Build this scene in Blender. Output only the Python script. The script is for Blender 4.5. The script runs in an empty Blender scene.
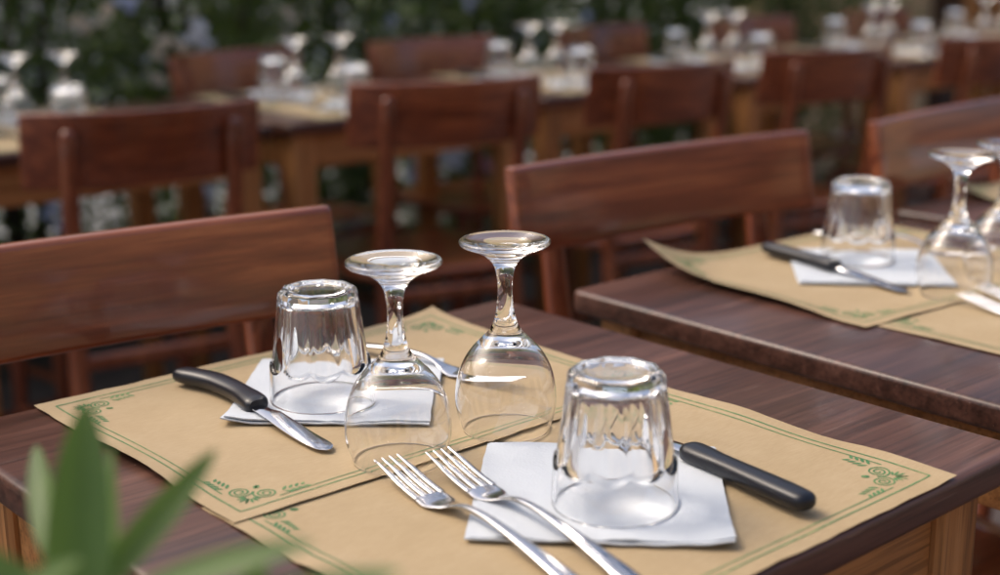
import bpy, math, random
from mathutils import Vector, Matrix, noise
R = math.radians
sc = bpy.context.scene
col = sc.collection
TZ = 0.75                     # height of the table tops

# ------------------------------------------------------------------ camera
PITCH, ROLL, YAW = 0.2499, -0.0083, 0.8497
fw = Vector((math.cos(YAW)*math.cos(PITCH), math.sin(YAW)*math.cos(PITCH), -math.sin(PITCH)))
rt = Vector((math.sin(YAW), -math.cos(YAW), 0)); up = rt.cross(fw)
r2 = rt*math.cos(ROLL) + up*math.sin(ROLL); u2 = up*math.cos(ROLL) - rt*math.sin(ROLL)
cd = bpy.data.cameras.new('camera'); cam = bpy.data.objects.new('camera', cd); col.objects.link(cam)
m = Matrix((r2, u2, -fw)).transposed().to_4x4(); m.translation = Vector((-0.3986, -0.7071, TZ+0.3551))
cam.matrix_world = m
cd.sensor_width = 36.0; cd.lens = 49.46; cd.clip_start = 0.02; cd.clip_end = 500
cd.dof.use_dof = True; cd.dof.focus_distance = 1.0; cd.dof.aperture_fstop = 3.4
sc.camera = cam
# ------------------------------------------------------------------ sky, sun, exposure
SUN_EL, SUN_AZ = R(50), R(115)          # azimuth of the sun measured from +X towards +Y
w = bpy.data.worlds.new('World'); sc.world = w; w.use_nodes = True
nt = w.node_tree; bg = nt.nodes['Background']; sky = nt.nodes.new('ShaderNodeTexSky')
sky.sky_type = 'NISHITA'; sky.sun_disc = False; sky.sun_elevation = SUN_EL
sky.sun_rotation = math.pi/2 - SUN_AZ; sky.air_density = 1.0; sky.dust_density = 7.0; sky.ozone_density = 1.0
nt.links.new(sky.outputs[0], bg.inputs[0]); bg.inputs[1].default_value = 0.15
sd = bpy.data.lights.new('sun', 'SUN'); sd.energy = .5; sd.angle = R(16); sd.color = (1.0, 0.93, 0.84)
so = bpy.data.objects.new('sun', sd); col.objects.link(so)
sv = Vector((math.cos(SUN_EL)*math.cos(SUN_AZ), math.cos(SUN_EL)*math.sin(SUN_AZ), math.sin(SUN_EL)))
so.rotation_euler = sv.to_track_quat('Z', 'Y').to_euler(); so.location = (-4, 0, 6)
sc.view_settings.view_transform = 'Standard'; sc.view_settings.look = 'None'
sc.view_settings.exposure = 0.49; sc.view_settings.gamma = 1.0
sc.render.engine = 'CYCLES'
cy = sc.cycles
cy.max_bounces = 18; cy.transmission_bounces = 16; cy.glossy_bounces = 8; cy.diffuse_bounces = 4
cy.transparent_max_bounces = 12; cy.caustics_reflective = True; cy.caustics_refractive = True
cy.sample_clamp_indirect = 60.0; cy.blur_glossy = 0.0; cy.use_denoising = True

# ------------------------------------------------------------------ materials
def mat(name, base, rough=.5, metal=0., **kw):
    m = bpy.data.materials.new(name); m.use_nodes = True
    b = m.node_tree.nodes['Principled BSDF']
    b.inputs['Base Color'].default_value = (*base, 1); b.inputs['Roughness'].default_value = rough
    b.inputs['Metallic'].default_value = metal
    for k, v in kw.items(): b.inputs[k.replace('_', ' ')].default_value = v
    return m
def N(m, t, **kw):
    n = m.node_tree.nodes.new(t)
    for k, v in kw.items(): setattr(n, k, v)
    return n
def L(m, a, b): m.node_tree.links.new(a, b)
def coords(m, scale=(1, 1, 1), rnd=True, src='Object'):
    tc = N(m, 'ShaderNodeTexCoord'); mp = N(m, 'ShaderNodeMapping'); mp.inputs['Scale'].default_value = scale
    L(m, tc.outputs[src], mp.inputs['Vector'])
    if rnd:
        oi = N(m, 'ShaderNodeObjectInfo'); mu = N(m, 'ShaderNodeMath', operation='MULTIPLY'); mu.inputs[1].default_value = 37.
        L(m, oi.outputs['Random'], mu.inputs[0]); L(m, mu.outputs[0], mp.inputs['Location'])
    return mp.outputs[0]
def nz(m, vec, scale, detail=6, rough=.6, dist=0.):
    n = N(m, 'ShaderNodeTexNoise'); n.inputs['Scale'].default_value = scale; n.inputs['Detail'].default_value = detail
    n.inputs['Roughness'].default_value = rough; n.inputs['Distortion'].default_value = dist
    L(m, vec, n.inputs['Vector']); return n.outputs['Fac']
def ramp(m, fac, stops):
    r = N(m, 'ShaderNodeValToRGB'); e = r.color_ramp.elements
    e[0].position, e[1].position = stops[0][0], stops[-1][0]
    for i, (p, c) in enumerate(stops):
        el = e[0] if i == 0 else (e[len(e)-1] if i == len(stops)-1 else e.new(p))
        el.color = (*c, 1) if len(c) == 3 else c
    L(m, fac, r.inputs[0]); return r.outputs[0]
def bump(m, h, strength, dist):
    b = N(m, 'ShaderNodeBump'); b.inputs['Strength'].default_value = strength; b.inputs['Distance'].default_value = dist
    L(m, h, b.inputs['Height']); L(m, b.outputs[0], m.node_tree.nodes['Principled BSDF'].inputs['Normal'])
def wood(name, dark, mid, light, axis=0, rough=(.25, .45), coat=.0, grain=1., bs=.25, pore=.55, worn=False):
    m = mat(name, mid, .35); b = m.node_tree.nodes['Principled BSDF']
    s = [60*grain]*3; s[axis] = 2.6
    v = coords(m, tuple(s)); f1 = nz(m, v, 1.0, 7, .62, .25)
    s2 = [7.]*3; s2[axis] = 1.2
    v2 = coords(m, tuple(s2)); f2 = nz(m, v2, 1.0, 3, .5, .6)
    s3 = [260.]*3; s3[axis] = 9.
    f3 = nz(m, coords(m, tuple(s3)), 1.0, 3, .5)
    a = N(m, 'ShaderNodeMath', operation='MULTIPLY_ADD'); a.inputs[1].default_value = .55
    L(m, f1, a.inputs[0])
    h = N(m, 'ShaderNodeMath', operation='MULTIPLY'); h.inputs[1].default_value = .45; L(m, f2, h.inputs[0]); L(m, h.outputs[0], a.inputs[2])
    c = ramp(m, a.outputs[0], [(.34, dark), (.5, mid), (.66, light)])
    pores = ramp(m, f3, [(.38, (.35, .35, .35)), (.52, (1, 1, 1))])
    mx = N(m, 'ShaderNodeMix', data_type='RGBA', blend_type='MULTIPLY'); mx.inputs['Factor'].default_value = pore
    L(m, c, mx.inputs[6]); L(m, pores, mx.inputs[7]); L(m, mx.outputs[2], b.inputs['Base Color'])
    rr = N(m, 'ShaderNodeMapRange'); rr.inputs['From Min'].default_value = .3; rr.inputs['From Max'].default_value = .7
    rr.inputs['To Min'].default_value, rr.inputs['To Max'].default_value = rough
    L(m, f2, rr.inputs[0]); L(m, rr.outputs[0], b.inputs['Roughness'])
    b.inputs['Coat Weight'].default_value = coat; b.inputs['Coat Roughness'].default_value = .07; b.inputs['Specular IOR Level'].default_value = .35
    if worn:                      # varnish rubbed off along the edges, specks and fine scratches
        bv = N(m, 'ShaderNodeBevel', samples=6); bv.inputs['Radius'].default_value = .006
        ge = N(m, 'ShaderNodeNewGeometry'); dp = N(m, 'ShaderNodeVectorMath', operation='DOT_PRODUCT')
        L(m, bv.outputs[0], dp.inputs[0]); L(m, ge.outputs['Normal'], dp.inputs[1])
        ed = ramp(m, dp.outputs['Value'], [(.80, (1, 1, 1)), (.985, (0, 0, 0))])
        wn = ramp(m, nz(m, coords(m), 26, 6, .7), [(.50, (0, 0, 0)), (.60, (1, 1, 1))])
        em = N(m, 'ShaderNodeMix', data_type='RGBA', blend_type='MULTIPLY'); em.inputs['Factor'].default_value = 1.
        L(m, ed, em.inputs[6]); L(m, wn, em.inputs[7])
        c2 = N(m, 'ShaderNodeMix', data_type='RGBA'); L(m, em.outputs[2], c2.inputs['Factor']); L(m, mx.outputs[2], c2.inputs[6]); c2.inputs[7].default_value = (.36, .17, .09, 1)
        sp = ramp(m, nz(m, coords(m), 330, 2, .5), [(.76, (0, 0, 0)), (.80, (1, 1, 1))])
        s4 = [520.]*3; s4[axis] = 16.
        scr = ramp(m, nz(m, coords(m, tuple(s4)), 1.0, 2, .4, .3), [(.70, (0, 0, 0)), (.76, (.35, .35, .35))])
        sm = N(m, 'ShaderNodeMix', data_type='RGBA', blend_type='ADD'); sm.inputs['Factor'].default_value = 1.; L(m, sp, sm.inputs[6]); L(m, scr, sm.inputs[7])
        c3 = N(m, 'ShaderNodeMix', data_type='RGBA'); L(m, sm.outputs[2], c3.inputs['Factor']); L(m, c2.outputs[2], c3.inputs[6]); c3.inputs[7].default_value = (.30, .20, .16, 1)
        L(m, c3.outputs[2], b.inputs['Base Color'])
    bump(m, f1, bs, .0008)
    return m
M = {}
M['top'] = wood('mahogany tabletop', (.030, .014, .010), (.085, .037, .026), (.165, .076, .054), 0, (.26, .44), .15, bs=.35, worn=True)
M['chair'] = wood('red brown chair wood', (.08, .018, .008), (.21, .050, .019), (.44, .135, .05), 0, (.24, .38), .8, 1., bs=.05, pore=.2)
M['post'] = wood('red brown chair posts', (.075, .018, .008), (.20, .049, .019), (.36, .11, .042), 2, (.25, .4), .6, bs=.12)
M['honey'] = wood('honey oak frame', (.22, .09, .028), (.44, .20, .068), (.56, .28, .11), 0, (.4, .55), .05)
M['honeyleg'] = wood('honey oak legs', (.22, .09, .028), (.44, .20, .068), (.56, .28, .11), 2, (.4, .55), .05)

def paper():
    m = mat('kraft paper', (.52, .33, .15), .72); b = m.node_tree.nodes['Principled BSDF']
    v = coords(m, (1, 1, 1)); a = nz(m, v, 16, 5, .6); vs = coords(m, (120, 900, 200)); f = nz(m, vs, 1, 4, .6)
    mx = N(m, 'ShaderNodeMath', operation='MULTIPLY_ADD'); mx.inputs[1].default_value = .5
    h = N(m, 'ShaderNodeMath', operation='MULTIPLY'); h.inputs[1].default_value = .5
    L(m, a, mx.inputs[0]); L(m, f, h.inputs[0]); L(m, h.outputs[0], mx.inputs[2])
    L(m, ramp(m, mx.outputs[0], [(.3, (.355, .255, .135)), (.5, (.405, .298, .165)), (.7, (.455, .345, .205))]), b.inputs['Base Color'])
    bump(m, mx.outputs[0], .25, .0006)
    return m
M['paper'] = paper()
def ink():
    m = mat('green ink', (.05, .2, .06), .7); b = m.node_tree.nodes['Principled BSDF']
    f = nz(m, coords(m), 260, 3, .7); g = nz(m, coords(m), 22, 3, .5)
    ad = N(m, 'ShaderNodeMath', operation='ADD'); L(m, f, ad.inputs[0]); L(m, g, ad.inputs[1])
    mx = N(m, 'ShaderNodeMath', operation='MULTIPLY'); L(m, ad.outputs[0], mx.inputs[0]); mx.inputs[1].default_value = .5
    L(m, ramp(m, mx.outputs[0], [(.40, (.04, .155, .055)), (.54, (.08, .21, .075)), (.66, (.26, .30, .12))]), b.inputs['Base Color'])
    return m
M['ink'] = ink()
def tissue():
    m = mat('white tissue', (.55, .585, .62), .85); b = m.node_tree.nodes['Principled BSDF']
    v = coords(m, (1, 1, 1)); vo = N(m, 'ShaderNodeTexVoronoi'); vo.inputs['Scale'].default_value = 420; L(m, v, vo.inputs['Vector'])
    n = nz(m, v, 35, 5, .6); ad = N(m, 'ShaderNodeMath', operation='MULTIPLY_ADD'); ad.inputs[1].default_value = .25
    L(m, vo.outputs['Distance'], ad.inputs[0]); L(m, n, ad.inputs[2]); bump(m, ad.outputs[0], .45, .0015)
    b.inputs['Subsurface Weight'].default_value = .0
    return m
M['tissue'] = tissue()
M['glass'] = mat('clear glass', (1, 1, 1), 0., Transmission_Weight=1., IOR=1.5)
def steel():
    m = mat('stainless steel', (.56, .56, .58), .12, 1.); b = m.node_tree.nodes['Principled BSDF']
    v = coords(m, (400, 14, 14)); f = nz(m, v, 1, 4, .6); g = nz(m, coords(m), 45, 4, .6)
    mx = N(m, 'ShaderNodeMath', operation='ADD'); L(m, f, mx.inputs[0]); L(m, g, mx.inputs[1])
    rr = N(m, 'ShaderNodeMapRange'); rr.inputs['From Min'].default_value = .6; rr.inputs['From Max'].default_value = 1.4
    rr.inputs['To Min'].default_value = .06; rr.inputs['To Max'].default_value = .17
    L(m, mx.outputs[0], rr.inputs[0]); L(m, rr.outputs[0], b.inputs['Roughness']); return m
M['steel'] = steel()
def plastic():
    m = mat('black plastic', (.007, .008, .013), .33); f = nz(m, coords(m), 900, 3, .6); bump(m, f, .25, .0003); return m
M['black'] = plastic()
def leafmat(name, a, b_, rough, trans=0.):
    m = mat(name, a, rough); b = m.node_tree.nodes['Principled BSDF']
    f = nz(m, coords(m), 9, 3, .6); L(m, ramp(m, f, [(.35, a), (.65, b_)]), b.inputs['Base Color'])
    if trans:
        tr = N(m, 'ShaderNodeBsdfTranslucent'); tr.inputs['Color'].default_value = (b_[0]*1.6, b_[1]*1.8, b_[2], 1)
        mx = N(m, 'ShaderNodeMixShader'); mx.inputs[0].default_value = trans
        L(m, b.outputs[0], mx.inputs[1]); L(m, tr.outputs[0], mx.inputs[2])
        L(m, mx.outputs[0], m.node_tree.nodes['Material Output'].inputs['Surface'])
    return m
M['hedge'] = leafmat('dark hedge leaves', (.07, .10, .045), (.14, .18, .075), .5, .5)
M['leaf'] = leafmat('oleander leaves', (.06, .125, .028), (.13, .21, .055), .5, .4)
M['bark'] = mat('bark', (.06, .045, .032), .9)
M['stem'] = mat('green stem', (.09, .13, .045), .6)
def stone(name, c0, c1, sc_, rough=.8, bs=.3):
    m = mat(name, c0, rough); b = m.node_tree.nodes['Principled BSDF']; f = nz(m, coords(m, rnd=False), sc_, 8, .65)
    L(m, ramp(m, f, [(.35, c0), (.65, c1)]), b.inputs['Base Color']); bump(m, f, bs, .004); return m
M['floor'] = stone('dark terrace floor', (.05, .036, .032), (.10, .075, .065), 6, .6)
M['street'] = stone('pale street paving', (.34, .34, .35), (.46, .46, .46), 3)
M['stucco'] = stone('tan stucco', (.46, .33, .19), (.56, .41, .26), 4)
M['facade'] = stone('pale facade', (.66, .58, .48), (.74, .67, .57), 2)
M['terracotta'] = stone('terracotta', (.30, .12, .06), (.40, .17, .09), 14)
M['soil'] = stone('soil', (.03, .02, .014), (.06, .04, .028), 30, .95, .8)
M['darkwood'] = wood('dark door wood', (.02, .010, .007), (.05, .022, .014), (.08, .04, .025), 2)
M['pane'] = mat('window glass', (.05, .055, .06), .08)
def petal(name, c):  # pale colours painted in for light glints in the hedge
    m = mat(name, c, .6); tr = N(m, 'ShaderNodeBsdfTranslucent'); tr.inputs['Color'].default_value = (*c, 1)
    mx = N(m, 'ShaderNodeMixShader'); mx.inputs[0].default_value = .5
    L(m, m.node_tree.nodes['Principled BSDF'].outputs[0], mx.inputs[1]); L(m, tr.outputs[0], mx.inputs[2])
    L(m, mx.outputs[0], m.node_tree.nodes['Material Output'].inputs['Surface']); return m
M['glint_w'] = petal('white petals', (.84, .84, .87))
M['glint_b'] = petal('cream petals', (.80, .68, .52))
M['glint_v'] = petal('bluish white petals', (.58, .62, .78))
M['glint_p'] = petal('pink petals', (.75, .38, .45))

# ------------------------------------------------------------------ helpers
class MB:
    def __init__(s): s.v = []; s.f = []
    def add(s, vs, fs):
        o = len(s.v); s.v += [tuple(x) for x in vs]; s.f += [tuple(i+o for i in f) for f in fs]
    def rings(s, rs, cap0=True, cap1=True):
        n = len(rs[0]); vs = [p for r in rs for p in r]; fs = []
        for i in range(len(rs)-1):
            for j in range(n):
                k = (j+1) % n; fs.append((i*n+j, i*n+k, (i+1)*n+k, (i+1)*n+j))
        if cap0: fs.append(tuple(range(n-1, -1, -1)))
        if cap1: fs.append(tuple((len(rs)-1)*n+j for j in range(n)))
        s.add(vs, fs)
    def box(s, x0, x1, y0, y1, z0, z1):
        s.rings([[(x0, y0, z), (x1, y0, z), (x1, y1, z), (x0, y1, z)] for z in (z0, z1)])
    def slab(s, x0, x1, y0, y1, z0, z1, re=.006, rc=.012, seg=4, cs=5, wob=None):
        """rounded slab: corner radius rc seen from above, edges eased by re"""
        def loop(ins, z):
            pts = []; r = max(rc-ins, .0005)
            for cx, cyy, a0 in ((x1, y1, 0), (x0, y1, 90), (x0, y0, 180), (x1, y0, 270)):
                ox = cx - math.copysign(rc if rc > ins else ins+.0005, 1 if cx == x1 else -1)
                oy = cyy - math.copysign(rc if rc > ins else ins+.0005, 1 if cyy == y1 else -1)
                for k in range(cs+1):
                    a = R(a0+90*k/cs); pts.append((ox+r*math.cos(a), oy+r*math.sin(a), z))
            return pts
        rs = []
        for k in range(seg+1):
            a = R(90*k/seg); rs.append(loop(re*(1-math.sin(a)), z0+re*(1-math.cos(a))))
        for k in range(seg+1):
            a = R(90*k/seg); rs.append(loop(re*(1-math.cos(a)), z1-re*(1-math.sin(a))))
        s.rings(rs)
    def build(s, name, m, parent=None, smooth=True, angle=40):
        me = bpy.data.meshes.new(name); me.from_pydata(s.v, [], s.f); me.update()
        if m: me.materials.append(M[m])
        if smooth:
            me.polygons.foreach_set('use_smooth', [True]*len(me.polygons))
            if angle < 180: me.set_sharp_from_angle(angle=R(angle))
        o = bpy.data.objects.new(name, me); col.objects.link(o)
        if parent: o.parent = parent
        return o
def tag(o, label=None, cat=None, group=None, kind=None):
    for k, v in (('label', label), ('category', cat), ('group', group), ('kind', kind)):
        if v: o[k] = v
        elif k in o.keys() and k == 'group': del o[k]
    return o
def empty(name, loc=(0, 0, 0), rz=0.):
    o = bpy.data.objects.new(name, None); o.empty_display_size = .05; col.objects.link(o)
    o.location = loc; o.rotation_euler = (0, 0, rz); return o
def copy_tree(o, parent=None):
    kids = list(o.children)
    c = o.copy(); col.objects.link(c); c.parent = parent
    for k in kids: copy_tree(k, c)
    return c
def place(proto, loc, rz=0., label=None, cat=None, group=None):
    """the first use takes the prototype itself, later ones copies of it"""
    if proto.get('_used'): o = copy_tree(proto)
    else: o = proto; proto['_used'] = 1
    o.location = loc; o.rotation_euler = (0, 0, rz); tag(o, label, cat, group); return o
def sstep(a, b, x):
    t = min(1, max(0, (x-a)/(b-a))); return t*t*(3-2*t)
def interp(tab, x):
    if x <= tab[0][0]: return tab[0][1]
    for (a, p), (b, q) in zip(tab, tab[1:]):
        if x <= b: t = (x-a)/(b-a); return p+(q-p)*t
    return tab[-1][1]
def smooth_tab(tab, x):        # Catmull-Rom through the table
    n = len(tab)
    if x <= tab[0][0]: return tab[0][1]
    if x >= tab[-1][0]: return tab[-1][1]
    for i in range(n-1):
        if x <= tab[i+1][0]:
            x0, y0 = tab[i]; x1, y1 = tab[i+1]; t = (x-x0)/(x1-x0); h = x1-x0
            m0 = (y1-tab[i-1][1])/(x1-tab[i-1][0])*h if i > 0 else y1-y0
            m1 = (tab[i+2][1]-y0)/(tab[i+2][0]-x0)*h if i+2 < n else y1-y0
            return (2*t**3-3*t*t+1)*y0+(t**3-2*t*t+t)*m0+(-2*t**3+3*t*t)*y1+(t**3-t*t)*m1

# ------------------------------------------------------------------ setting
b = MB(); b.add([(-200, -200, -.004), (200, -200, -.004), (200, 200, -.004), (-200, 200, -.004)], [(0, 1, 2, 3)])
tag(b.build('street', 'street', smooth=False), kind='structure')
b = MB(); b.box(-4, 7.5, -4, 3.55, -.1, .0)
tag(b.build('terrace_floor', 'floor', smooth=False), kind='structure')

# ------------------------------------------------------------------ tables
def make_table(wx, wy):
    """origin on the floor below the centre of the top"""
    t = empty('square_table')
    s = MB(); s.slab(-wx/2, wx/2, -wy/2, wy/2, TZ-.024, TZ, .005, .010); s.build('tabletop', 'top', t)
    i = .022; h = .075
    for x0, x1, y0, y1 in ((-wx/2+i+.05, wx/2-i-.05, -wy/2+i+.006, -wy/2+i+.026), (-wx/2+i+.05, wx/2-i-.05, wy/2-i-.026, wy/2-i-.006),
                           (-wx/2+i+.006, -wx/2+i+.026, -wy/2+i+.05, wy/2-i-.05), (wx/2-i-.026, wx/2-i-.006, -wy/2+i+.05, wy/2-i-.05)):
        a = MB(); a.slab(x0, x1, y0, y1, TZ-.024-h, TZ-.0235, .002, .002, 2, 2); a.build('apron', 'honey', t)
    for sx in (-1, 1):
        for sy in (-1, 1):
            cx, cyy = sx*(wx/2-i-.024), sy*(wy/2-i-.024); l = MB(); rs = []
            for z, q in ((0, .016), (.002, .0175), (TZ-.11, .0255), (TZ-.0235, .0255)):
                rs.append([(cx+q*a, cyy+q*c, z) for a, c in ((-1, -.82), (-.82, -1), (.82, -1), (1, -.82), (1, .82), (.82, 1), (-.82, 1), (-1, .82))])
            l.rings(rs); l.build('leg', 'honeyleg', t)
    return t
tab = make_table(.567, .567)
T1 = place(tab, (.208, .0205, 0), 0, 'dark mahogany table with honey oak frame, set with two kraft placemats, beside the green plant', 'table')
T2 = place(tab, (.845, -.008, 0), R(-1.2), 'dark glossy table next to the plant-side table, one placemat corner curling up', 'table')
T3 = place(tab, (1.462, .012, 0), R(.6), 'dark table beyond the one with the curled placemat corner', 'table')
BACK = [(.735, 1.90, R(-2)), (1.405, 1.875, R(-1.5)), (2.085, 1.85, R(-3)), (2.765, 1.815, R(-1)), (3.445, 1.79, R(-2)), (4.12, 1.77, R(-2))]
ORD = [f'hedge-row table {w_} from the doorway' for w_ in ('sixth', 'fifth', 'fourth', 'third', 'second', 'first')]
tabB = make_table(.64, .58)
for x, y, a in BACK:
    place(tabB, (x, y, 0), a, f'dark topped honey oak {ORD[BACK.index((x, y, a))]}', 'table', 'back row tables along the hedge')

# ------------------------------------------------------------------ chairs
def make_chair(W, sag, htop, hb, seat_w=.40):
    """faces -Y; origin on the floor below the middle of the backrest's top edge"""
    c = empty('wooden_chair'); th = .018; re = .0055; tilt = math.tan(R(9))
    rad = (W*W/4+sag*sag)/(2*sag); half = math.asin(W/2/rad)
    bd = MB(); rs = []; n = 28
    sec = []
    for qx, qz, a0 in ((1, 1, 0), (-1, 1, 90), (-1, -1, 180), (1, -1, 270)):
        for k in range(5): a = R(a0+22.5*k); sec.append((qx*(th/2-re)+re*math.cos(a), qz*(hb/2-re)+re*math.sin(a)))
    sec = [(p, q) for p, q in sec]
    for i in range(n+1):
        e = min(i, n-i); k = 1 if e > 1 else (.985 if e else .93); a = -half+2*half*(interp([(0, 0), (1, .0035), (2, .012), (n-2, .988), (n-1, .9965), (n, 1)], i))
        ring = []
        for p, q in sec:
            dk = (1-k)*th*.9; z = htop-hb/2+q-math.copysign(min(dk, abs(q)), q); rr = rad+p*(1-(1-k)*2.5)
            y = rr*math.cos(a)-rad + (q)*tilt*1.0
            ring.append((rr*math.sin(a), y, z))
        rs.append(ring)
    bd.rings(rs); bd.build('backrest', 'chair', c, angle=50)
    px = W/2*.70; ya = rad*math.cos(math.asin(px/rad))-rad
    def limb(pts, name, m='post', flat=1.):
        l = MB(); rs = []
        for i, (x, y, z, r) in enumerate(pts):
            rs.append([(x+r*math.cos(R(36*j))*flat, y+r*math.sin(R(36*j)), z) for j in range(10)])
        l.rings(rs); return l.build(name, m, c, angle=60)
    zt = htop-hb*.28; zs = .45
    for s in (-1, 1):
        pts = []
        for i in range(15):
            t = i/14; z = zt*t
            yb = ya+.0225+(z-(htop-hb/2))*tilt if z > zs else (ya+.0225+(zs-(htop-hb/2))*tilt)+(zs-z)*.10
            x = s*(px-.0*(1-t)+(.012*(1-min(1, z/zs)))); pts.append((x, yb, z, .0125+.003*math.sin(math.pi*t)))
        x, y, z, r = pts[-1]; pts += [(x, y, z+.006, r*.85), (x, y, z+.010, r*.5), (x, y, z+.0115, r*.12)]
        limb(pts, 'rear_leg', flat=1.1)
    yr = ya+.0225+(zs-(htop-hb/2))*tilt          # rear legs at seat height
    st = MB(); rs = []
    sd_ = .40; yc = yr-.012-sd_/2
    def sloop(k, z, dz=0):
        pts = []
        for j in range(40):
            a = 2*math.pi*j/40; cx_, sy_ = math.cos(a), math.sin(a); e = .55
            x = math.copysign(abs(cx_)**e, cx_)*seat_w/2*k*(1-.06*(sy_ > 0)*sy_); y = math.copysign(abs(sy_)**e, sy_)*sd_/2*k
            pts.append((x, yc+y, z))
        return pts
    st.rings([sloop(.96, zs-.022), sloop(.99, zs-.018), sloop(1, zs-.010), sloop(.99, zs-.003), sloop(.965, zs), sloop(.8, zs-.003), sloop(.5, zs-.008), sloop(.1, zs-.010)])
    st.build('seat', 'chair', c)
    yf = yc-sd_/2+.035
    for s in (-1, 1):
        limb([(s*(seat_w/2-.035+.012*(1-i/6)), yf-.012*(1-i/6), (zs-.0215)*i/6, .011+.006*i/6) for i in range(7)], 'front_leg')
        sr = MB(); z = .22
        y0 = yf-.006; y1 = yr+(zs-z)*.10; xs0, xs1 = s*(seat_w/2-.029), s*(px+.006)
        rs = []
        for i in range(5):
            t = i/4; x = xs0+(xs1-xs0)*t; y = y0+(y1-y0)*t
            rs.append([(x+.008*math.cos(R(45*j)), y, z+.011*math.sin(R(45*j))) for j in range(8)])
        sr.rings(rs); sr.build('stretcher', 'post', c)
    for z, y, hw in ((.17, yf-.007, seat_w/2-.03), (zs-.045, yr+.004, px)):
        cr = MB(); rs = []
        for i in range(5):
            x = -hw+2*hw*i/4
            rs.append([(x, y+.008*math.cos(R(45*j)), z+.014*math.sin(R(45*j))) for j in range(8)])
        cr.rings(rs); cr.build('stretcher', 'post', c)
    return c
chA = make_chair(.48, .014, .86, .097)
place(chA, (.088, .395, 0), R(-6), 'red brown wooden chair with wide glossy backrest at the table beside the plant', 'chair')
place(chA, (.834, .392, 0), R(-5), 'red brown wooden chair at the table with the curled placemat corner', 'chair')
place(chA, (1.435, .365, 0), R(3), 'red brown wooden chair at the farthest table of the front row', 'chair')
chB = make_chair(.40, .068, .838, .128, .39)
for k, (x, y, a) in enumerate(((.665, 1.36, -10), (1.30, 1.345, -18), (1.86, 1.27, -9), (2.43, 1.25, -14), (3.1, 1.20, -6), (3.75, 1.2, -12))):
    place(chB, (x, y, 0), R(180+a), f'red brown curved-back chair on the open side of {ORD[k]}', 'chair', 'back row chairs on the terrace side')
for k, (x, y, a) in enumerate(((.50, 2.36, 6), (1.36, 2.33, 9), (1.97, 2.30, -7), (2.66, 2.34, 5), (3.3, 2.27, -3), (3.98, 2.25, 0))):
    place(chB, (x, y, 0), R(a), f'red brown chair on the hedge side of {ORD[k]}', 'chair', 'back row chairs on the hedge side')

# ------------------------------------------------------------------ placemats with printed border
MW, MD = .40, .30
def printed(zf, seed=0):
    b = MB(); E = .00022
    def strip(pts, wd):
        vs = []; n = len(pts)
        for i, (x, y) in enumerate(pts):
            x0, y0 = pts[max(0, i-1)]; x1, y1 = pts[min(n-1, i+1)]
            l = math.hypot(x1-x0, y1-y0) or 1; nx, ny = -(y1-y0)/l, (x1-x0)/l
            k = wd/2*(1+.25*noise.noise((x*300, y*300, seed)))
            for s in (1, -1):
                X, Y = x+nx*k*s, y+ny*k*s; vs.append((X, Y, zf(X, Y)+E))
        b.add(vs, [(2*i, 2*i+1, 2*i+3, 2*i+2) for i in range(n-1)])
    def almond(x, y, a, ln, wd):
        vs = []; n = 5
        for i in range(n+1):
            t = i/n; ww = wd*math.sin(math.pi*t)**.7*(.5 if i in (0, n) else 1)/2 if 0 < i < n else .0001
            for s in (1, -1):
                X = x+math.cos(a)*ln*t-math.sin(a)*ww*s; Y = y+math.sin(a)*ln*t+math.cos(a)*ww*s
                vs.append((X, Y, zf(X, Y)+E))
        b.add(vs, [(2*i, 2*i+1, 2*i+3, 2*i+2) for i in range(n)])
    o = .0125
    def seg(p, q, wd, n=70): strip([(p[0]+(q[0]-p[0])*i/n, p[1]+(q[1]-p[1])*i/n) for i in range(n+1)], wd)
    seg((o, o), (MW-o, o), .0014); seg((MW-o, MD-o), (o, MD-o), .0014); seg((o, MD-o), (o, o), .0014); seg((MW-o, o), (MW-o, MD-o), .0014)
    o2 = .0188; c0 = .046
    seg((c0, o2), (MW-c0, o2), .0011); seg((MW-c0, MD-o2), (c0, MD-o2), .0011); seg((o2, MD-c0), (o2, c0), .0011); seg((MW-o2, c0), (MW-o2, MD-c0), .0011)
    for cx, sx in ((0, 1), (MW, -1)):
        for cy_, sy in ((0, 1), (MD, -1)):
            for sw in (0, 1):
                def P(a, c): return (cx+sx*(c if sw else a), cy_+sy*(a if sw else c))
                def ang(d):
                    dx, dy = math.cos(d), math.sin(d)
                    if sw: dx, dy = dy, dx
                    return math.atan2(dy*sy, dx*sx)
                pts = []
                for i in range(46):
                    t = i/45; th = -2.4+t*math.pi*2*2.3; rr = .0012+.0072*t
                    pts.append(P(.0295+rr*math.cos(th), .0415+rr*math.sin(th)))
                strip(pts, .0013)
                for k in range(4):           # leaf spray running along the edge
                    y = .0525+.0048*k
                    almond(*P(.0235-.0002*k, y), ang(R(130)), .0072-.0006*k, .0025)
                    almond(*P(.0255-.0002*k, y), ang(R(48)), .0076-.0006*k, .0025)
                for a, ln in ((225, .0105), (251, .0098), (277, .0085), (303, .0070)):
                    almond(*P(.0300+.0022*math.cos(R(a)), .0300+.0022*math.sin(R(a))), ang(R(a)), ln*.86, .0019)
                almond(*P(.040, .041), ang(R(45)), .006, .003)
    return b
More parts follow.
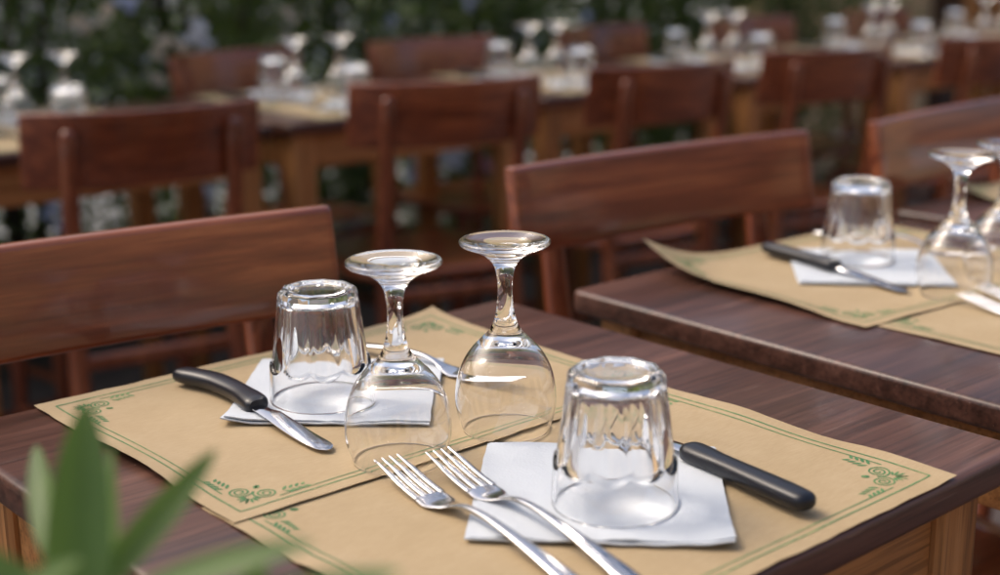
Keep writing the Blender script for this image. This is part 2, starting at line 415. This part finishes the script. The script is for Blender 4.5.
def make_mat(name, zf, nx=80, ny=60):
    """sheet of paper 0.40 x 0.30 m, origin at its corner, heights from zf(u, v)"""
    b = MB(); top = []; bot = []
    Z = [[zf(MW*i/nx, MD*j/ny) for i in range(nx+1)] for j in range(ny+1)]
    def zg(x, y):
        fx = min(max(x/MW*nx, 0), nx-1e-6); fy = min(max(y/MD*ny, 0), ny-1e-6); i, j = int(fx), int(fy); a, c = fx-i, fy-j
        return max((Z[j][i]*(1-a)+Z[j][i+1]*a)*(1-c)+(Z[j+1][i]*(1-a)+Z[j+1][i+1]*a)*c,
                   Z[j][i]*(1-a)+Z[j][i+1]*(a-c)+Z[j+1][i+1]*c if a >= c else Z[j][i]*(1-c)+Z[j+1][i]*(c-a)+Z[j+1][i+1]*a)
    for j in range(ny+1):
        for i in range(nx+1):
            x, y = MW*i/nx, MD*j/ny; dx = dy = 0
            if i in (0, nx): dx = .0009*noise.noise((y*60, i, 3.1))
            if j in (0, ny): dy = .0009*noise.noise((x*60, j, 7.7))
            z = zf(x, y); top.append((x+dx, y+dy, z)); bot.append((x+dx, y+dy, z-.00022))
    n = len(top); W1 = nx+1; fs = []
    for j in range(ny):
        for i in range(nx):
            q = (j*W1+i, j*W1+i+1, (j+1)*W1+i+1, (j+1)*W1+i); fs.append(q); fs.append(tuple(k+n for k in reversed(q)))
    edge = [i for i in range(W1)] + [j*W1+nx for j in range(1, ny+1)] + [ny*W1+i for i in range(nx-1, -1, -1)] + [j*W1 for j in range(ny-1, 0, -1)]
    for a, c in zip(edge, edge[1:]+edge[:1]): fs.append((a, a+n, c+n, c))
    b.add(top+bot, fs); o = b.build(name, 'paper', angle=60)
    p = printed(zg).build('printed_border', 'ink', o, smooth=False)
    return o
def wave(u, v, s):
    d = min(u, v, MW-u, MD-v); k = 1-sstep(0, .035, d)
    return k*.0008*(1+noise.noise((u*22, v*22, s)))+k*.0004
def z_m1(u, v):          # front-left mat of the near table: left edge lifts off the wood
    z = .0012+wave(u, v, 1.0)
    z += .005*math.exp(-u/.022)*max(0, math.sin(math.pi*(v-.05)/.17) if .05 < v < .22 else 0)
    z += .007*math.exp(-((MW-u)+(MD-v))/.03)       # back corner turns up a little
    return z
def z_m2(u, v):
    z = .0004+wave(u, v, 5.0)*sstep(MD, MD-.06, v)
    z += .0025*math.exp(-(MW-u)/.02)*(.5+.5*math.sin(v*42))*sstep(MD, MD-.06, v)
    z += .0055*math.exp(-u/.02)*max(0, math.sin(math.pi*(v-.06)/.13) if .06 < v < .19 else 0)
    return z
def z_m3(u, v):          # corner curls up
    d = u*.75+(MD-v)*.9
    z = .0012+wave(u, v, 9.)+.034*max(0, 1-d/.105)**2
    z += .006*math.exp(-u/.03)*sstep(.02, .12, v)*(1-sstep(.2, .3, v))
    return z
def z_m4(u, v): return .0004+wave(u, v, 13.)*sstep(MD, MD-.06, v)
m1 = make_mat('paper_placemat', z_m1); m1.location = (0, 0, TZ)
tag(m1, 'kraft placemat with green scroll border under the curved black knife, lapping over its neighbour', 'placemat')
m2 = make_mat('paper_placemat', z_m2); m2.location = (-.001, -.262, TZ)
tag(m2, 'kraft placemat with green scroll border under two forks side by side and a straight knife', 'placemat')
m3 = make_mat('paper_placemat', z_m3); m3.location = (.662, -.012, TZ); m3.rotation_euler.z = R(-4)
tag(m3, 'kraft placemat with one corner curling up off the neighbouring table', 'placemat')
m4 = make_mat('paper_placemat', z_m4); m4.location = (.674, -.285, TZ); m4.rotation_euler.z = R(-1)
tag(m4, 'kraft placemat partly under the one with the curled corner', 'placemat')
def z_m5(u, v): return .0008+wave(u, v, 17.)+.03*max(0, 1-(u+(MD-v))/.12)**2
m5 = make_mat('paper_placemat', z_m5); m5.location = (1.30, .008, TZ); m5.rotation_euler.z = R(-3)
tag(m5, 'kraft placemat on the farthest table of the front row', 'placemat')
def z_bk(u, v): return .0006+wave(u, v, 21.)*.8
mb = make_mat('paper_placemat', z_bk, 20, 15)
for i, (x, y, a) in enumerate(BACK):
    for oy in (-.262, .004):
        v = Matrix.Rotation(a, 3, 'Z') @ Vector((-.235, oy-.01, 0))
        place(mb, (x+v.x, y+v.y, TZ+(.0004 if oy > 0 else 0)), a, f'kraft placemat on {ORD[i]}', 'placemat', 'back row placemats')

# ------------------------------------------------------------------ paper napkins
def make_napkin(seed, side, curl=None, flat_r=.05, layer=True):
    b = MB(); n = 34; top = []; bot = []
    def zf(x, y):
        r = math.hypot(x, y); k = sstep(flat_r, flat_r+.035, r)
        z = .0011+k*(.0012*(1+noise.noise((x*28, y*28, seed)))+.0006*(1+noise.noise((x*90, y*90, seed+4))))
        if not layer: z -= k*.0007*(math.exp(-(x/.0022)**2)+math.exp(-(y/.0022)**2))     # pressed creases of the fold
        if curl:
            cx, cy_, hgt, rad = curl; d = math.hypot(x-cx*side/2, y-cy_*side/2); z += hgt*max(0, 1-d/rad)**1.5
        return z
    for j in range(n+1):
        for i in range(n+1):
            x, y = side*(i/n-.5), side*(j/n-.5); e = .0007
            if i in (0, n): x += e*noise.noise((y*70, seed, i))
            if j in (0, n): y += e*noise.noise((x*70, seed+2, j))
            z = zf(x, y); top.append((x, y, z)); bot.append((x, y, max(.0, z-.0011)))
    W1 = n+1; N_ = len(top); fs = []
    for j in range(n):
        for i in range(n):
            q = (j*W1+i, j*W1+i+1, (j+1)*W1+i+1, (j+1)*W1+i); fs.append(q); fs.append(tuple(k+N_ for k in reversed(q)))
    edge = [i for i in range(W1)] + [j*W1+n for j in range(1, n+1)] + [n*W1+i for i in range(n-1, -1, -1)] + [j*W1 for j in range(n-1, 0, -1)]
    for a, c in zip(edge, edge[1:]+edge[:1]): fs.append((a, a+N_, c+N_, c))
    b.add(top+bot, fs); o = b.build('paper_napkin', 'tissue', angle=70)
    if layer:
        u = make_napkin(seed+30., side*.985, curl, flat_r, False); u.name = 'upper_fold'; u.parent = o; u.location = (.0008, -.0011, .0013); u.rotation_euler.z = R(.5)
    return o
n1 = make_napkin(2., .158, (-1, 1, .004, .03)); n1.location = (.197, .166, TZ+.0014); n1.rotation_euler.z = R(47)
tag(n1, 'white paper napkin under the faceted tumbler beside the curved black knife', 'napkin')
n2 = make_napkin(6., .162, (-1, -1, .004, .03)); n2.location = (.2035, -.1195, TZ+.0006); n2.rotation_euler.z = R(44)
tag(n2, 'white paper napkin under the tumbler next to the two forks', 'napkin')
n3 = make_napkin(11., .16); n3.location = (.862, .122, TZ+.0014); n3.rotation_euler.z = R(42)
tag(n3, 'white paper napkin under the tumbler on the table with the curled placemat', 'napkin')
n4 = copy_tree(n3); n4.location = (.893, -.15, TZ+.0006); n4.rotation_euler.z = R(50)
tag(n4, 'white paper napkin beside the forks on the table with the curled placemat', 'napkin')

# ------------------------------------------------------------------ glasses (all stand upside down)
def revolve(profile, nt_=72, rf=None):
    """closed solid from a profile running from the axis to the axis"""
    b = MB(); rs = []
    for idx, (r, z) in enumerate(profile[1:-1]):
        ring = []
        for j in range(nt_):
            th = 2*math.pi*j/nt_; rr = rf(r, z, th, idx) if rf else r
            ring.append((rr*math.cos(th), rr*math.sin(th), z))
        rs.append(ring)
    b.rings(rs, False, False); n = len(rs)*nt_
    b.v += [(0, 0, profile[0][1]), (0, 0, profile[-1][1])]
    for j in range(nt_):
        k = (j+1) % nt_; b.f.append((n, k, j)); b.f.append((n+1, (len(rs)-1)*nt_+j, (len(rs)-1)*nt_+k))
    return b
def make_wine():
    outer = [(.0322, .0006), (.0342, .006), (.0362, .013), (.0374, .021), (.0373, .030), (.0360, .039), (.0333, .048), (.0290, .0565), (.0234, .0640), (.0180, .0695), (.0135, .0740), (.0103, .0785), (.0081, .0840), (.0066, .0910), (.0057, .099), (.0054, .108), (.0060, .1165), (.0078, .1235), (.0110, .1285), (.0160, .1325), (.0220, .1356), (.0280, .1380), (.0315, .1394)]
    inner = [(.0312, .0006), (.0331, .006), (.0351, .013), (.0363, .021), (.0361, .030), (.0347, .039), (.0318, .048), (.0270, .0560), (.0205, .0622), (.0135, .0662), (.0060, .0682)]
    def dense(t, n):
        s = [0]
        for a, c in zip(t, t[1:]): s.append(s[-1]+math.dist(a, c))
        tx = list(zip(s, [q[0] for q in t])); tz = list(zip(s, [q[1] for q in t]))
        return [(smooth_tab(tx, s[-1]*i/n), smooth_tab(tz, s[-1]*i/n)) for i in range(n+1)]
    foot = [(.0327, .1404), (.0332, .1416), (.0330, .1428), (.0321, .1435), (.0300, .1436), (.0262, .1430), (.0225, .1424), (.0180, .1418), (.0120, .1410), (.0060, .1406), (.0020, .1405)]
    prof = [(0, .0687)] + list(reversed(dense(inner, 34))) + [(.0314, .0001), (.0317, 0), (.0320, .0001)] + dense(outer, 70) + foot + [(0, .1405)]
    return revolve(prof, 80).build('wine_glass', 'glass', angle=180)
def make_tumbler(N_=10, H=.090, rb=.0315, rr_=.0407):
    """flutes cut into the base two thirds, smooth band at the rim"""
    prof = [(0, H-.0125), (.010, H-.0125), (.018, H-.0118), (.0235, H-.0100), (.0262, H-.0070)]
    n = 22
    for i in range(n+1):
        z = (H-.010)*(1-i/n)+.0008*(i/n); r = interp([(0, rr_-.0022), (.030, rr_-.0032), (H, rb-.0055)], z)
        if z < H-.012: prof.append((r, z))
    ni = len(prof)-1
    prof += [(rr_-.0014, .0001), (rr_-.0008, 0), (rr_-.0003, .0003)]
    no = len(prof)-1
    zs = [.0012, .004, .008, .013, .018, .021, .0235]+[.0250+.0007*k for k in range(18)]+[.0385+.0046*k for k in range(11)]+[H-.0025, H-.0012, H-.0003]
    for z in zs:
        r = interp([(0, rr_), (.030, rr_-.0012), (H, rb)], z); e = max(0, z-(H-.0035))/.0035
        prof.append((r-.0026*e**2, z))
    nb = len(prof)-1
    prof += [(rb-.0045, H), (rb-.0072, H-.0003), (rb-.0095, H-.0011), (rb-.014, H-.0018), (.008, H-.0022), (.002, H-.0023), (0, H-.0023)]
    def rf(r, z, th, idx):
        idx += 1
        if idx <= no or idx > nb+2:
            return r
        ph = (th*N_/(2*math.pi)) % 1.0-.5; ap = abs(ph)*2            # 0 mid flute, 1 at the rib
        zb = .0265+.0065*ap**2.4                                     # arch where the flute ends
        k = sstep(zb, zb+.0022, z)
        fl = .0021*(1-ap**2.2)+.0014
        return r-k*fl*(1-.25*sstep(.05, H, z))
    return revolve(prof, N_*12, rf).build('glass_tumbler', 'glass', angle=180)
wine = make_wine(); tumb = make_tumbler()
MZ1, MZ2, NZ = TZ+.0012, TZ+.0004, .0025
tk = []
place(wine, (.1432, .0178, MZ1+.0003), 0, 'upside-down stemmed wine glass right behind the two fork tips', 'wine glass')
place(wine, (.2398, .0137, MZ1+.0003), 1, 'upside-down stemmed wine glass beside the other one, not overlapping the fork tips', 'wine glass')
place(tumb, (.1745, .1587, n1.location.z+NZ), R(9), 'upside-down faceted tumbler on the napkin next to the curved knife', 'tumbler')
place(tumb, (.1965, -.1396, n2.location.z+NZ), R(22), 'upside-down faceted tumbler on the napkin next to the two forks', 'tumbler')
place(wine, (.832, .000, MZ1+.0003), .4, 'upside-down wine glass above the fork tips on the curled placemat table', 'wine glass')
place(wine, (.930, .004, MZ1+.0003), .9, 'upside-down wine glass farther from the knife on the curled placemat table', 'wine glass')
place(tumb, (.882, .148, n3.location.z+NZ), R(15), 'upside-down tumbler on the napkin of the curled placemat table', 'tumbler')
SHIFT = [-.03, -.075, -.095, -.115, -.06, -.06]
for i, (x, y, a) in enumerate(BACK):
    rng = random.Random(50+i)
    def at(ox, oy):
        v = Matrix.Rotation(a, 3, 'Z') @ Vector((ox+rng.uniform(-.008, .008), oy+rng.uniform(-.008, .008), 0)); return x+SHIFT[i]+v.x, y+v.y
    for ox, oy in ((-.05, 0.), (.05, -.01)):
        px, py = at(ox, oy); place(wine, (px, py, TZ+.0018), rng.random()*6, f'upside-down wine glass on {ORD[i]}', 'wine glass', 'back row wine glasses')
    for ox, oy in ((-.03, .14), (.0, -.155)):
        px, py = at(ox, oy)
        nk = copy_tree(n3); nk.location = (px+.02, py+.01, TZ+.0014); nk.rotation_euler.z = R(45+rng.uniform(-8, 8))
        tag(nk, f'white paper napkin under a tumbler on {ORD[i]}', 'napkin', 'back row napkins')
        place(tumb, (px, py, TZ+.0014+NZ), rng.random(), f'upside-down tumbler on {ORD[i]}', 'tumbler', 'back row tumblers')

# ------------------------------------------------------------------ cutlery
FZ = [(0, .0108), (.018, .0072), (.036, .0036), (.052, .0018), (.060, .0013), (.070, .0030), (.082, .0072), (.095, .0095), (.115, .0098), (.15, .0066), (.19, .0014), (.198, .0012)]
def make_fork():
    f = empty('fork')
    def loft(stations, name, nseg=12):
        b = MB(); rs = []
        for (y, xc, hw, ht) in stations:
            z = smooth_tab(FZ, y); ring = []
            for j in range(nseg):
                a = 2*math.pi*j/nseg; ca, sa = math.cos(a), math.sin(a)
                ring.append((xc+hw*math.copysign(abs(ca)**.7, ca), y, z+ht*math.copysign(abs(sa)**.8, sa)))
            rs.append(ring)
        b.rings(rs); return b.build(name, 'steel', f, angle=60)
    hw = [(.060, .0112), (.066, .0092), (.072, .0062), (.080, .0038), (.092, .0029), (.11, .0031), (.14, .0044), (.17, .0062), (.188, .0070), (.195, .0060), (.198, .0030)]
    loft([(y, 0, smooth_tab(hw, y), .0011 if y < .075 else min(.0019, .0011+(y-.075)*.05)) for y in [.071+.127*i/34 for i in range(35)]], 'handle')
    loft([(y, 0, smooth_tab([(.049, .0108), (.055, .0116), (.060, .0114), (.066, .0092), (.0725, .0060)], y), .00095) for y in [.049+.0235*i/12 for i in range(13)]], 'head')
    for k in range(4):
        xc = -.0096+.0064*k
        st = []
        for i in range(16):
            y = .0505*i/15; t = i/15
            st.append((y, xc*(.93+.07*t), .0008+.0012*min(1, t*2.2)+.0002*t, .0006+.0005*min(1, t*3)))
        loft(st, 'tine', 8)
    for ch in f.children: ch.scale = (1.0, 1.12, 1.0)
    return f
fork = make_fork()
def lay(proto, tip, end, z, label, cat, group=None):
    d = Vector((end[0]-tip[0], end[1]-tip[1])); a = math.atan2(d.y, d.x)-math.pi/2
    return place(proto, (tip[0], tip[1], z), a, label, cat, group)
lay(fork, (.122, .004), (.098, -.196), MZ2+.0014, 'steel fork with its tines turned up, whose shoulder stays off the napkin', 'fork')
lay(fork, (.153, -.013), (.124, -.211), MZ2+.0034, 'steel fork lying over the edge of the white napkin', 'fork')
lay(fork, (.308, .072), (.270, .265), MZ1+.0013, 'steel fork behind the two wine glasses, beside the napkin', 'fork')
lay(fork, (.805, -.026), (.786, -.22), MZ2+.0014, 'steel fork below a wine glass on the curled placemat table, nearer the placemat edge', 'fork')
lay(fork, (.845, -.022), (.822, -.22), MZ2+.0022, 'steel fork below a wine glass on the curled placemat table, nearer the napkin', 'fork')
lay(fork, (1.01, .055), (.975, .25), MZ1+.0012, 'steel fork behind the tumbler on the curled placemat table', 'fork')

def make_knife(bend, width=.0088, hl=.112):
    """blade tip at the origin, handle towards +Y, lying on its flat side"""
    k = empty('table_knife'); b = MB(); rs = []; bl = .108
    for i in range(31):
        y = bl*i/30
        a = smooth_tab([(0, .0015), (.003, .0052), (.010, .0082), (.03, .0092), (.070, .0090), (.085, .0085), (.088, .0058), (.108, .0055)], y)
        c = smooth_tab([(0, .0015), (.003, .0050), (.010, .0072), (.05, .0078), (.090, .0068), (.108, .0060)], y)
        z = .0012+.0055*sstep(.02, bl, y); t = .0003+.0008*min(1, y/.02)
        rs.append([(-c, y, z-t*.3), (-c*.5, y, z-t), (a*.6, y, z-t*.8), (a, y, z), (a*.6, y, z+t*.8), (-c*.5, y, z+t), (-c, y, z+t*.3)])
    b.rings(rs); b.build('blade', 'steel', k, angle=35)
    h = MB(); rs = []; nseg = 20
    for i in range(41):
        s = i/40; y = bl-.008+hl*s
        wv = smooth_tab([(0, .0075), (.03, .0098), (.12, .0104), (.3, .0090), (.55, .0094), (.8, .0098), (.95, .0088), (.985, .0062), (1, .0028)], s)*width/.0094
        tv = smooth_tab([(0, .0052), (.04, .0066), (.3, .0064), (.7, .0066), (.95, .0060), (.985, .0042), (1, .0018)], s)
        xc = -bend*(.35*math.sin(math.pi*min(1, s*1.15))*-1+1.0*max(0, s-.62)**1.6*3.2)
        z = .0070
        rs.append([(xc+wv*math.copysign(abs(math.cos(a))**.75, math.cos(a)), y, z+tv*math.copysign(abs(math.sin(a))**.75, math.sin(a))) for a in [2*math.pi*j/nseg for j in range(nseg)]])
    h.rings(rs); h.build('handle', 'black', k, angle=60)
    return k
kn1 = make_knife(.014, .0096, .116); kn2 = make_knife(.0, .0092, .116)
lay(kn1, (.1135, .060), (.122, .27), n1.location.z+.0018, 'table knife with curved black handle on the napkin corner', 'knife')
lay(kn2, (.300, -.022), (.2735, -.232), n2.location.z+.0026, 'table knife with straight black handle, its blade behind the tumbler', 'knife')
lay(kn2, (.797, .030), (.838, .245), n3.location.z+.0026, 'table knife with black handle on the curled placemat table', 'knife')
for i, (x, y, a) in enumerate(BACK):
    rng = random.Random(90+i)
    lay(kn2, (x-.16, y+.02), (x-.17+rng.uniform(-.02, .02), y+.23), TZ+.0036, f'black handled knife on {ORD[i]}', 'knife', 'back row knives')
    lay(kn2, (x+.02, y-.03), (x+.03+rng.uniform(-.02, .02), y-.24), TZ+.0036, f'black handled knife on {ORD[i]}', 'knife', 'back row knives')
    lay(fork, (x+.05, y+.05), (x+.03, y+.25), TZ+.0022, f'steel fork on {ORD[i]}', 'fork', 'back row forks')
    lay(fork, (x-.14, y-.03), (x-.16, y-.23), TZ+.0022, f'steel fork on {ORD[i]}', 'fork', 'back row forks')

# ------------------------------------------------------------------ hedge of dark shrubs behind the back row
def shrub_mesh(seed, n, wx, wy, z0, z1, ln=.075, wd=.022):
    rng = random.Random(seed); b = MB()
    for _ in range(n):
        z = z0+(z1-z0)*rng.random()**.9
        th = rng.random()*6.283; rr = rng.random()**.5
        bulge = .72+.35*noise.noise((math.cos(th)*1.6, math.sin(th)*1.6, z*2.3+seed))+.2*math.sin(math.pi*(z-z0)/(z1-z0))
        p = Vector((math.cos(th)*rr*wx*bulge, math.sin(th)*rr*wy*bulge, z+.12*noise.noise((th, z*3, seed))))
        if noise.noise((p.x*7+seed, p.y*7, p.z*7)) < -.30: continue
        d = Vector((math.cos(th)+rng.gauss(0, .6), math.sin(th)+rng.gauss(0, .6), rng.gauss(.25, .6))).normalized()
        sdv = d.cross(Vector((rng.gauss(0, .5), rng.gauss(0, .5), 1))).normalized(); nv = sdv.cross(d)
        l = ln*rng.uniform(.7, 1.3); ww = wd*rng.uniform(.7, 1.25)
        b.add([p, p+d*l*.5+sdv*ww*.5-nv*.004, p+d*l*.5-sdv*ww*.5-nv*.004, p+d*l-nv*.01], [(0, 1, 3, 2)])
    return b
def make_shrub(seed, n, wx, wy, z0, z1, name='hedge_shrub'):
    o = empty(name); shrub_mesh(seed, n, wx, wy, z0, z1).build('crown', 'hedge', o, smooth=False)
    rng = random.Random(seed+7); tr = MB()
    for k in range(5):
        a = rng.random()*6.28; pts = []
        for i in range(9):
            t = i/8; pts.append((math.cos(a)*(.04+.22*t*t)+rng.gauss(0, .006), math.sin(a)*(.04+.18*t*t)+rng.gauss(0, .006), z1*.85*t, .018*(1-.75*t)))
        tr.rings([[(x+r*math.cos(R(60*j)), y+r*math.sin(R(60*j)), z) for j in range(6)] for x, y, z, r in pts])
    tr.build('trunk', 'bark', o); return o
sh = [make_shrub(3, 6200, .62, .40, .03, 1.75), make_shrub(8, 6200, .60, .40, .05, 1.85), make_shrub(15, 6000, .62, .40, .02, 1.65)]
rng = random.Random(5)
shrubs = []
for i in range(11):
    x = -1.2+.58*i
    shrubs.append(place(sh[i % 3], (x, 3.02+rng.uniform(-.06, .06), 0), rng.random()*6.28 if i > 2 else 0, 'tall dark leafy shrub in the hedge right behind the back row', 'shrub', 'shrubs of the hedge'))
# second file of shrubs closes most of the gaps
for i in range(6):
    place(sh[(i*2+1) % 3], (-1.3+1.15*i, 3.7+rng.uniform(-.08, .08), 0), rng.random()*6.28, 'tall dark leafy shrub in the rear rank of the hedge', 'shrub', 'rear shrubs of the hedge')
def glint_mesh(n, rad, seed):  # petal-shaped specks standing in for sky and daylight glinting through the hedge
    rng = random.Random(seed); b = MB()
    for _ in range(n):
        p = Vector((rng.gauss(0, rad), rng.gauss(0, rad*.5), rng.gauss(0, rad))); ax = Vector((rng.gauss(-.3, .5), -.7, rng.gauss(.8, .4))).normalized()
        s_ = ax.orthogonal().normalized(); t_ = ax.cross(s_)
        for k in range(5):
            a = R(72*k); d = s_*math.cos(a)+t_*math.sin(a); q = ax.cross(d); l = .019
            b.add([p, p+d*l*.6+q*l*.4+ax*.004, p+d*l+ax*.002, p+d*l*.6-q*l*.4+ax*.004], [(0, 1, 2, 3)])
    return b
BL = [(1.105, .167, 3, .012, 'glint_b'), (1.19, .188, 3, .010, 'glint_b'), (1.15, .148, 2, .01, 'glint_b'), (1.3465, .095, 3, .010, 'glint_b'), (1.398, .084, 3, .010, 'glint_b'),
      (1.45, .0945, 16, .02, 'glint_w'), (1.42, .044, 4, .012, 'glint_b'), (1.33, .07, 3, .01, 'glint_b'), (1.255, .186, 8, .018, 'glint_v'), (1.32, .0, 3, .01, 'glint_b'),
      (2.20, -.335, 20, .035, 'glint_v'), (2.33, -.33, 26, .04, 'glint_w'), (2.44, -.38, 12, .025, 'glint_p'), (1.43, -.335, 18, .028, 'glint_w'), (1.02, -.33, 8, .02, 'glint_v'),
      (2.08, .12, 5, .014, 'glint_v'), (2.4, .16, 4, .014, 'glint_v'), (1.75, .15, 3, .012, 'glint_b'), (2.9, .1, 3, .012, 'glint_v'), (1.9, -.2, 8, .02, 'glint_v'), (.8, .1, 4, .012, 'glint_b')]
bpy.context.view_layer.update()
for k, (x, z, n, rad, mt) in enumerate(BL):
    o = glint_mesh(n, rad, k).build('glint_cluster', mt, None, smooth=False)
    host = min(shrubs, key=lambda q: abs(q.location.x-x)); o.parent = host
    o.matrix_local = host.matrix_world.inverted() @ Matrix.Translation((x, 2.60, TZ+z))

# ------------------------------------------------------------------ potted plant in front of the near table
def leaf(b, base, tip, wd, nrm, fold=.35, droop=0.):
    base, tip = Vector(base), Vector(tip); ax = tip-base; l = ax.length; ax.normalize()
    sd_ = ax.cross(Vector(nrm)).normalized(); n_ = sd_.cross(ax); vs = []; n = 14
    for i in range(n+1):
        t = i/n; ww = wd/2*max(.03, math.sin(math.pi*min(1, t*.95+.04))**.62); c = base+ax*l*t-Vector((0, 0, 1))*droop*t*t+n_*.0
        for s, q in ((-1, 1), (-.5, .45), (0, 0), (.5, .45), (1, 1)): vs.append(c+sd_*ww*s+n_*ww*fold*q)
    b.add(vs, [(5*i+j, 5*i+j+1, 5*i+5+j+1, 5*i+5+j) for i in range(n) for j in range(4)])
plant = empty('potted_plant', (-.28, -.28, 0))
def P(x, y, z): return (x+.28, y+.28, z+TZ)
pot = MB(); prof = [(0, .0), (.085, .0), (.088, .004), (.11, .20), (.112, .205), (.112, .24), (.108, .244), (.100, .244), (.098, .24), (.096, .22), (0, .22)]
rs = [[(max(r, .0005)*math.cos(R(10*j)), max(r, .0005)*math.sin(R(10*j)), z) for j in range(36)] for r, z in prof[:-1]]
pot.rings(rs, True, True); pot.build('pot', 'terracotta', plant)
so_ = MB(); so_.rings([[(r*math.cos(R(10*j)), r*math.sin(R(10*j)), z) for j in range(36)] for r, z in ((.0955, .205), (.0955, .222), (.05, .228), (.005, .230))]); so_.build('soil', 'soil', plant)
def stem(p0, p1, r0, r1, bend):
    b = MB(); rs = []
    p0, p1 = Vector(p0), Vector(p1)
    for i in range(13):
        t = i/12; c = p0.lerp(p1, t)+Vector(bend)*math.sin(math.pi*t); r = r0+(r1-r0)*t
        rs.append([(c.x+r*math.cos(R(45*j)), c.y+r*math.sin(R(45*j)), c.z) for j in range(8)])
    b.rings(rs); return b.build('stem', 'stem', plant)
CV = Vector((-.3986, -.7071, .3551))
def px(u, v, d):          # a point of the plant from its direction and its distance in front of the lens
    q = CV+d*(fw+r2*((u-500)/1374.)-u2*((v-287.5)/1374.)); return P(q.x, q.y, q.z)
K = px(98, 640, .50)
stem((.02, .01, .215), K, .006, .0032, (.01, .0, 0)); stem((-.03, -.02, .215), px(-60, 650, .48), .005, .003, (-.02, 0, 0)); stem((.03, -.03, .215), px(190, 690, .48), .005, .003, (.02, 0, .0))
def lf(base, tip, wd, nrm=(-.3, -.6, .6), droop=0.):
    b = MB(); leaf(b, base, tip, wd, nrm, .3, droop); return b.build('leaf', 'leaf', plant, angle=180)
camdir = tuple(-fw)
lf(px(72, 690, .50), px(86, 404, .53), .0245, (-.45, -.75, .35))
lf(px(118, 660, .50), px(112, 446, .57), .014, (-.9, -.1, .3))
lf(px(78, 610, .51), px(216, 460, .545), .0135, (.0, -.55, .75), -.004)
lf(px(120, 600, .49), px(312, 533, .47), .013, (-.1, -.5, .8), .004)
lf(px(50, 560, .56), px(36, 446, .62), .012, (-.6, -.5, .6))
lf(px(130, 640, .48), px(400, 572, .46), .016, (-.1, -.4, .8))
lf(px(60, 610, .48), px(-90, 535, .47), .017, (-.2, -.4, .9))
lf(px(-60, 650, .48), px(80, 560, .47), .015, (-.2, -.4, .9))
lf(px(190, 690, .48), px(265, 565, .49), .015, (-.3, -.5, .6))
rng = random.Random(4)
for (bu, bv, bd, dx) in ((98, 640, .50, 0), (-60, 650, .48, 0), (190, 690, .48, 0)):
    for k in range(7):
        b0 = px(bu, bv+14*k+20, bd); a = rng.random()*6.28; l = rng.uniform(.06, .09)
        lf(b0, (b0[0]+l*math.cos(a)*.85, b0[1]+l*math.sin(a)*.85, b0[2]+l*rng.uniform(-.15, .15)), .015, (math.cos(a)*-.4, math.sin(a)*-.4, .8), .01)
tag(plant, 'green long-leaved plant in a terracotta pot in front of the near table', 'plant')

# ------------------------------------------------------------------ building beside and beyond the hedge
bl = empty('restaurant_building', (4.6, 3.9, 0))
b = MB(); b.box(.9, 2.56, 0, .25, 0, 3.4); b.box(3.2, 7, 0, .25, 0, 3.4); b.box(2.56, 3.2, 0, .25, 2.2, 3.4); b.build('wall', 'stucco', bl, smooth=False)
b = MB(); b.box(4.4, 4.65, -6.2, -.002, 0, 3.4); b.build('added_side_wall', 'stucco', bl, smooth=False)  # wing added to darken reflections in the chairs and tabletops
b = MB(); b.slab(2.54, 2.79, -.06, .10, 0, 2.25, .008, .01); b.build('door_post', 'darkwood', bl)
b = MB(); b.slab(2.80, 3.14, .02, .06, .01, 2.19, .008, .01); b.build('door', 'honeyleg', bl)
b = MB(); b.slab(3.15, 3.30, -.06, .10, 0, 2.25, .008, .01); b.build('door_post', 'honeyleg', bl)
tag(bl, 'tan plastered wall with a wooden doorway past the end of the hedge', 'building')
br = empty('added_house_front', (0, -5.0, 0))  # unseen front added behind the camera to block sky and bounce warm light
b = MB(); b.box(-7, 7, -.4, 0, 0, 3.1); b.build('wall', 'stucco', br, smooth=False)
for i in range(5):
    x = -5.6+2.5*i
    w_ = MB(); w_.slab(x, x+1.3, .002, .06, .25, 2.5, .006, .008); wo = w_.build('window', 'darkwood', br)
    for q in (0, 1):
        g = MB(); g.box(x+.08+.6*q, x+.62+.6*q, .061, .075, .35, 2.4); g.build('pane', 'pane', wo, smooth=False)
tag(br, 'added tan front with tall dark wood windows, unseen behind the camera', 'building')
bf = empty('street_house', (0, 12, 0))
b = MB(); b.box(-14, 12, 0, .4, 0, 7); b.build('wall', 'facade', bf, smooth=False)
for i in range(9):
    x = -12+2.6*i
    w_ = MB(); w_.box(x, x+1.1, -.03, -.002, .9, 2.5); wo = w_.build('window', 'darkwood', bf, smooth=False)
    g = MB(); g.box(x+.08, x+.52, -.045, -.031, .98, 2.42); g.build('pane', 'pane', wo, smooth=False)
    g = MB(); g.box(x+.58, x+1.02, -.045, -.031, .98, 2.42); g.build('pane', 'pane', wo, smooth=False)
tag(bf, 'pale house front across the street behind the hedge', 'building')
for o in bpy.data.objects:
    if '_used' in o.keys(): del o['_used']
